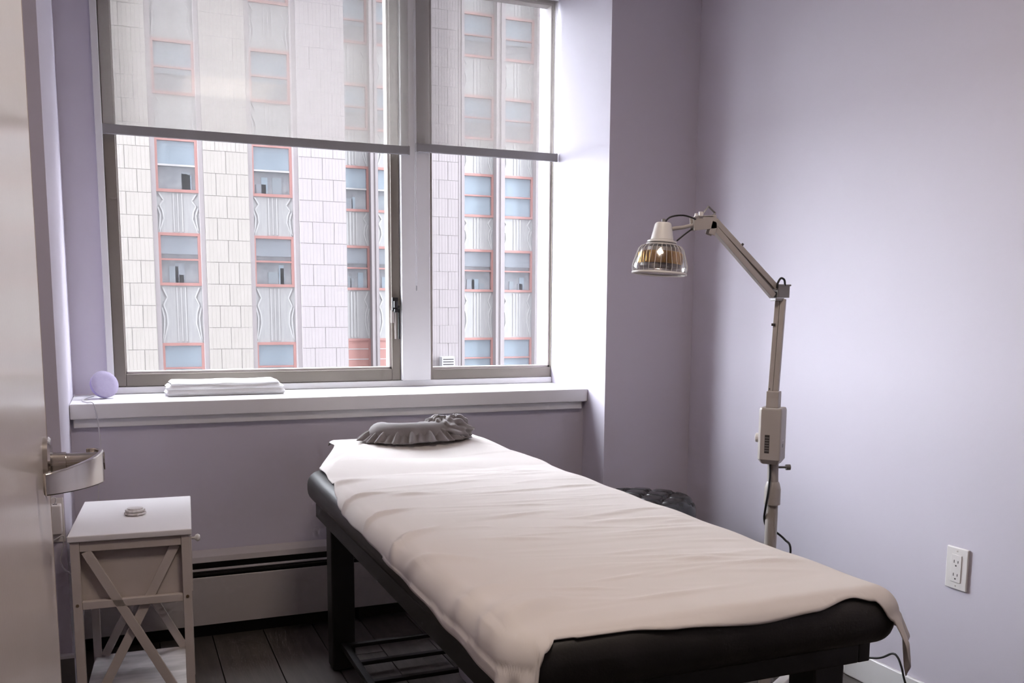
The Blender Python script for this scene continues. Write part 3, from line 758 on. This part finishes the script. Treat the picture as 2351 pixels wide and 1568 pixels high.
def ring_bin(hx0, hy0, hx1, hy1, h, t):
    o = [(-hx0,-hy0,0),(hx0,-hy0,0),(hx0,hy0,0),(-hx0,hy0,0),(-hx1,-hy1,h),(hx1,-hy1,h),(hx1,hy1,h),(-hx1,hy1,h)]
    i = [(-hx1+t,-hy1+t,h),(hx1-t,-hy1+t,h),(hx1-t,hy1-t,h),(-hx1+t,hy1-t,h),(-hx0+t,-hy0+t,t),(hx0-t,-hy0+t,t),(hx0-t,hy0-t,t),(-hx0+t,hy0-t,t)]
    f = [(3,2,1,0)]
    for a in range(4):
        b = (a+1) % 4
        f += [(a,b,4+b,4+a),(4+a,4+b,8+b,8+a),(8+a,8+b,12+b,12+a)]
    f.append((12,13,14,15)); return o+i, f
obj('tub', ring_bin(.13, .17, .15, .19, .2, .004), 'bin', bn, bevel=.002)
obj('rim', [box(-.156, .156, -.196, -.188, .19, .203), box(-.156, .156, .188, .196, .19, .203), box(-.156, -.148, -.188, .188, .19, .203), box(.148, .156, -.188, .188, .19, .203)], 'bin', bn, bevel=.002)

# ------------------------------------------------------------------ ceiling lamp behind the viewer
cl = thing('ceiling_light', 'square white flush ceiling light above the foot of the massage table', 'ceiling light', (.75, 1.25, ZC))
obj('housing', [box(-.31, .31, -.31, -.29, -.05, 0), box(-.31, .31, .29, .31, -.05, 0), box(-.31, -.29, -.29, .29, -.05, 0), box(.29, .31, -.29, .29, -.05, 0)], 'white', cl, bevel=.003)
obj('diffuser', box(-.29, .29, -.29, .29, -.045, -.03), 'panel', cl)

# ------------------------------------------------------------------ office building across the street
YL, YS = 38.0, 42.0                          # front of the pavilion, front of the set-back part
ob = thing('office_building', 'pale limestone office building with red-framed windows outside the window', 'building', (8, YL, -30))
def O_(g): return [(x-8, y-YL, z+30) for x, y, z in g[0]], g[1]
ROWS = [(12.9, 14.9), (9.2, 11.2), (5.62, 7.63), (2.1, 4.1), (-2.05, -.1), (-5.9, -3.9)]
def body(name, g, m): return obj(name, O_(g), m, ob)
RP = .55                                      # depth of the window bays
body('wall', box(-9, 8.66, YL+RP+.15, YL+9, -30, 50), 'limej')
body('wall', box(8.66, 90, YS+RP+.15, YL+9, -30, 50), 'limej')
course = .83
blk = {}
def blocks(x0, x1, yf, z0, z1, mk, seed):
    rnd = random.Random(seed); n = int(round((z1-z0)/course)); hgt = (z1-z0)/n; g = .008
    for k in range(n):
        if k % 2: cuts = [x0, x0+(x1-x0)*.5, x1]
        else: cuts = [x0, x0+(x1-x0)*.27, x1-(x1-x0)*.27, x1]
        for a, b in zip(cuts, cuts[1:]):
            key = (round(b-a, 3), mk, round(hgt, 3))
            if key not in blk:
                wdt = b-a; dep = RP+.15; fl = []
                # fluted face: shallow vertical reeds
                nf = max(2, int(wdt/.13)); st_ = (wdt-2*g)/nf; xs = []
                for q in range(nf):
                    xs += [(g+q*st_, .0), (g+q*st_+st_*.80, .0), (g+q*st_+st_*.86, .005), (g+q*st_+st_*.94, .005)]
                xs.append((wdt-g, 0)); xs = xs
                poly = [(x, y) for x, y in xs] + [(wdt-g, dep), (g, dep)]
                me = mesh('stone_block', prism(poly, g, hgt-g)); me.materials.append(M[mk]); blk[key] = me
            o = obj('stone_block', blk[key], mk, ob, loc=(a-8, yf-YL+rnd.uniform(-.003, .003), z0+30+k*hgt))
PIERS = [(-3.6, -2.2, YL, 'lime'), (-.45, 1.33, YL, 'lime'), (3.2, 4.86, YL, 'lime'), (6.78, 8.66, YL, 'lime2'),
         (12.95, 14.85, YS, 'lime2'), (19.15, 21.1, YS, 'lime2')]
for i, (a, b, yf, mk) in enumerate(PIERS):
    if i in (0,):
        body('pier', box(a, b, yf, yf+RP+.15, -30, 50), mk); continue
    blocks(a, b, yf, -4.5, 15.5, mk, i)
    body('pier', box(a+.01, b-.01, yf+.02, yf+RP+.14, -4.5, 15.5), 'limej')
    body('pier', box(a, b, yf, yf+RP+.15, 15.5, 50), mk)
    body('pier', box(a, b, yf, yf+RP+.15, -30, -4.5), mk)
body('pier', box(-9, -5.5, YL, YL+RP+.15, -30, 50), 'lime')
body('pier', box(23.2, 90, YS, YS+RP+.15, -30, 50), 'lime2')
# slender stone ribs at the sides of the bays
for (a, b, yf) in ((-2.2, -2.02, YL), (-.62, -.45, YL), (1.33, 1.5, YL), (3.04, 3.2, YL), (4.86, 5.03, YL), (6.61, 6.78, YL),
                   (10.72, 10.85, YS), (10.93, 11.06, YS), (12.62, 12.75, YS), (12.80, 12.92, YS), (14.9, 15.0, YS), (15.06, 15.2, YS), (16.80, 16.92, YS), (17.04, 17.24, YS), (18.86, 19.0, YS), (19.05, 19.14, YS)):
    body('rib', box(a, b, yf+.12, yf+RP+.15, -30, 50), 'lime2')
for (a, b) in ((10.74, 11.04), (12.64, 12.93), (14.87, 15.18), (16.82, 17.22), (18.88, 19.13)):
    body('rib', box(a, b, YS+.165, YS+RP+.15, -30, 50), 'lime2')
def far_window(x0, x1, yf, z0, z1, style):
    y = yf+RP-.05; c = (x0-8, y-YL, z0+30); W_, H_ = x1-x0, z1-z0; t = .10
    f = obj('window', [box(0, t, 0, .16, 0, H_), box(W_-t, W_, 0, .16, 0, H_), box(t, W_-t, 0, .16, 0, t*1.1), box(t, W_-t, 0, .16, H_-t*1.1, H_)], 'red', ob, loc=c)
    if style == 'shutter':
        obj('shutter', box(t, W_-t, .03, .08, t, H_-t), 'red2', f)
        for q in range(3): obj('slat', box(t, W_-t, .02, .035, H_*(.26+.24*q), H_*(.28+.24*q)), 'relief', f)
        return
    obj('meeting_rail', box(t, W_-t, .03, .13, H_*.48, H_*.48+.07), 'red' if style != 'A' else 'relief', f)
    obj('pane', box(t, W_-t, .07, .08, t, H_-t), 'pane', f)
    obj('room', box(.02, W_-.02, .17, .19, .02, H_-.02), 'darkroom', f)
    hs = {'A': .52, 'A2': .95, 'B': .40, 'C': .80, 'Z': .62}[style]
    obj('blind', box(t, W_-t, .11, .125, H_*(1-hs), H_-t), 'pgrey' if style == 'B' else 'pshade', f)
    if style in ('A', 'B'):
        rnd = random.Random(int(x0*10+z0))
        for q in range(3):
            u = t+rnd.uniform(0, .7)*(W_-2*t); obj('clutter', box(u, u+rnd.uniform(.1, .25)*W_, .135, .165, t, H_*rnd.uniform(.2, .44)), ('pgrey', 'relief', 'pshade')[q], f)
sp_mesh = {}
def spandrel(x0, x1, yf, z0, z1):
    W_, H_ = x1-x0, z1-z0; k = (round(W_, 2), round(H_, 2))
    if k not in sp_mesh:
        a = mesh('spandrel_panel', box(0, W_, 0, .16, 0, H_)); a.materials.append(M['spandrel'])
        g = []
        for s in (0, 1):
            pts = [(.06, .0), (.16, H_*.16), (.25, H_*.34), (.22, H_*.52), (.12, H_*.66), (.26, H_*.8), (.10, H_*.97)]
            pts2 = [(.05, H_*.02), (.10, H_*.22), (.13, H_*.44), (.05, H_*.62)]
            for pp in (pts, pts2):
                P3 = [(W_-px if s else px, -.012, pz) for px, pz in pp]
                for p, q in zip(P3, P3[1:]): g.append(bar(p, q, .05, .035, up=(0, 1, 0)))
        for q in range(1, 4):
            u = W_*(.3+.1*q); g.append(box(u-.022, u+.022, -.025, .0, H_*.03, H_*.97))
        b = mesh('relief', g); b.materials.append(M['relief']); sp_mesh[k] = (a, b)
    a, b = sp_mesh[k]
    o = obj('spandrel_panel', a, 'spandrel', ob, loc=(x0-8, yf+RP-YL, z0+30))
    obj('relief', b, 'relief', o)
BAYS = [(-2.02, -.62, YL), (1.5, 3.04, YL), (5.03, 6.61, YL), (9.25, 10.72, YS), (11.06, 12.62, YS), (15.2, 16.80, YS), (17.24, 18.86, YS)]
for bi, (a, b, yf) in enumerate(BAYS):
    for ri, (z0, z1) in enumerate(ROWS):
        stl = ['Z', 'Z', 'A', 'B', 'C', 'B'][ri]
        if ri == 2 and bi >= 5: stl = 'A2'
        if ri == 4 and bi in (3, 4): stl = 'shutter'
        far_window(a, b, yf, z0, z1, stl)
        zn = ROWS[ri-1][0] if ri else 18
        spandrel(a, b, yf, z1, zn)
    spandrel(a, b, yf, -9, ROWS[-1][0])
ac = thing('vent_box', 'small grey vent box on the limestone pier behind the narrow window', 'vent box', (14.2, YS-.2, -1.7))
obj('cabinet', box(-.32, .32, -.2, .18, 0, .75), 'hvac', ac, bevel=.02)
obj('grille', [box(-.26, .26, -.21, -.2, .12+.12*k, .17+.12*k) for k in range(5)], 'slot', ac)
struct('wall_outside', [box(-60, XL-.12, 3.8, 4.15, -30, 95), box(XR+.12, 70, 3.8, 4.15, -30, 95),
       box(XL-.12, XR+.12, 3.8, 4.15, ZC+.1, 95), box(XL-.12, XR+.12, 3.8, 4.15, -30, -.06)], 'limej', 'street front of the building that holds the room')
gr = struct('ground', box(-900, 900, 4.6, 1200, -30.4, -30), 'street', 'street far below the window')
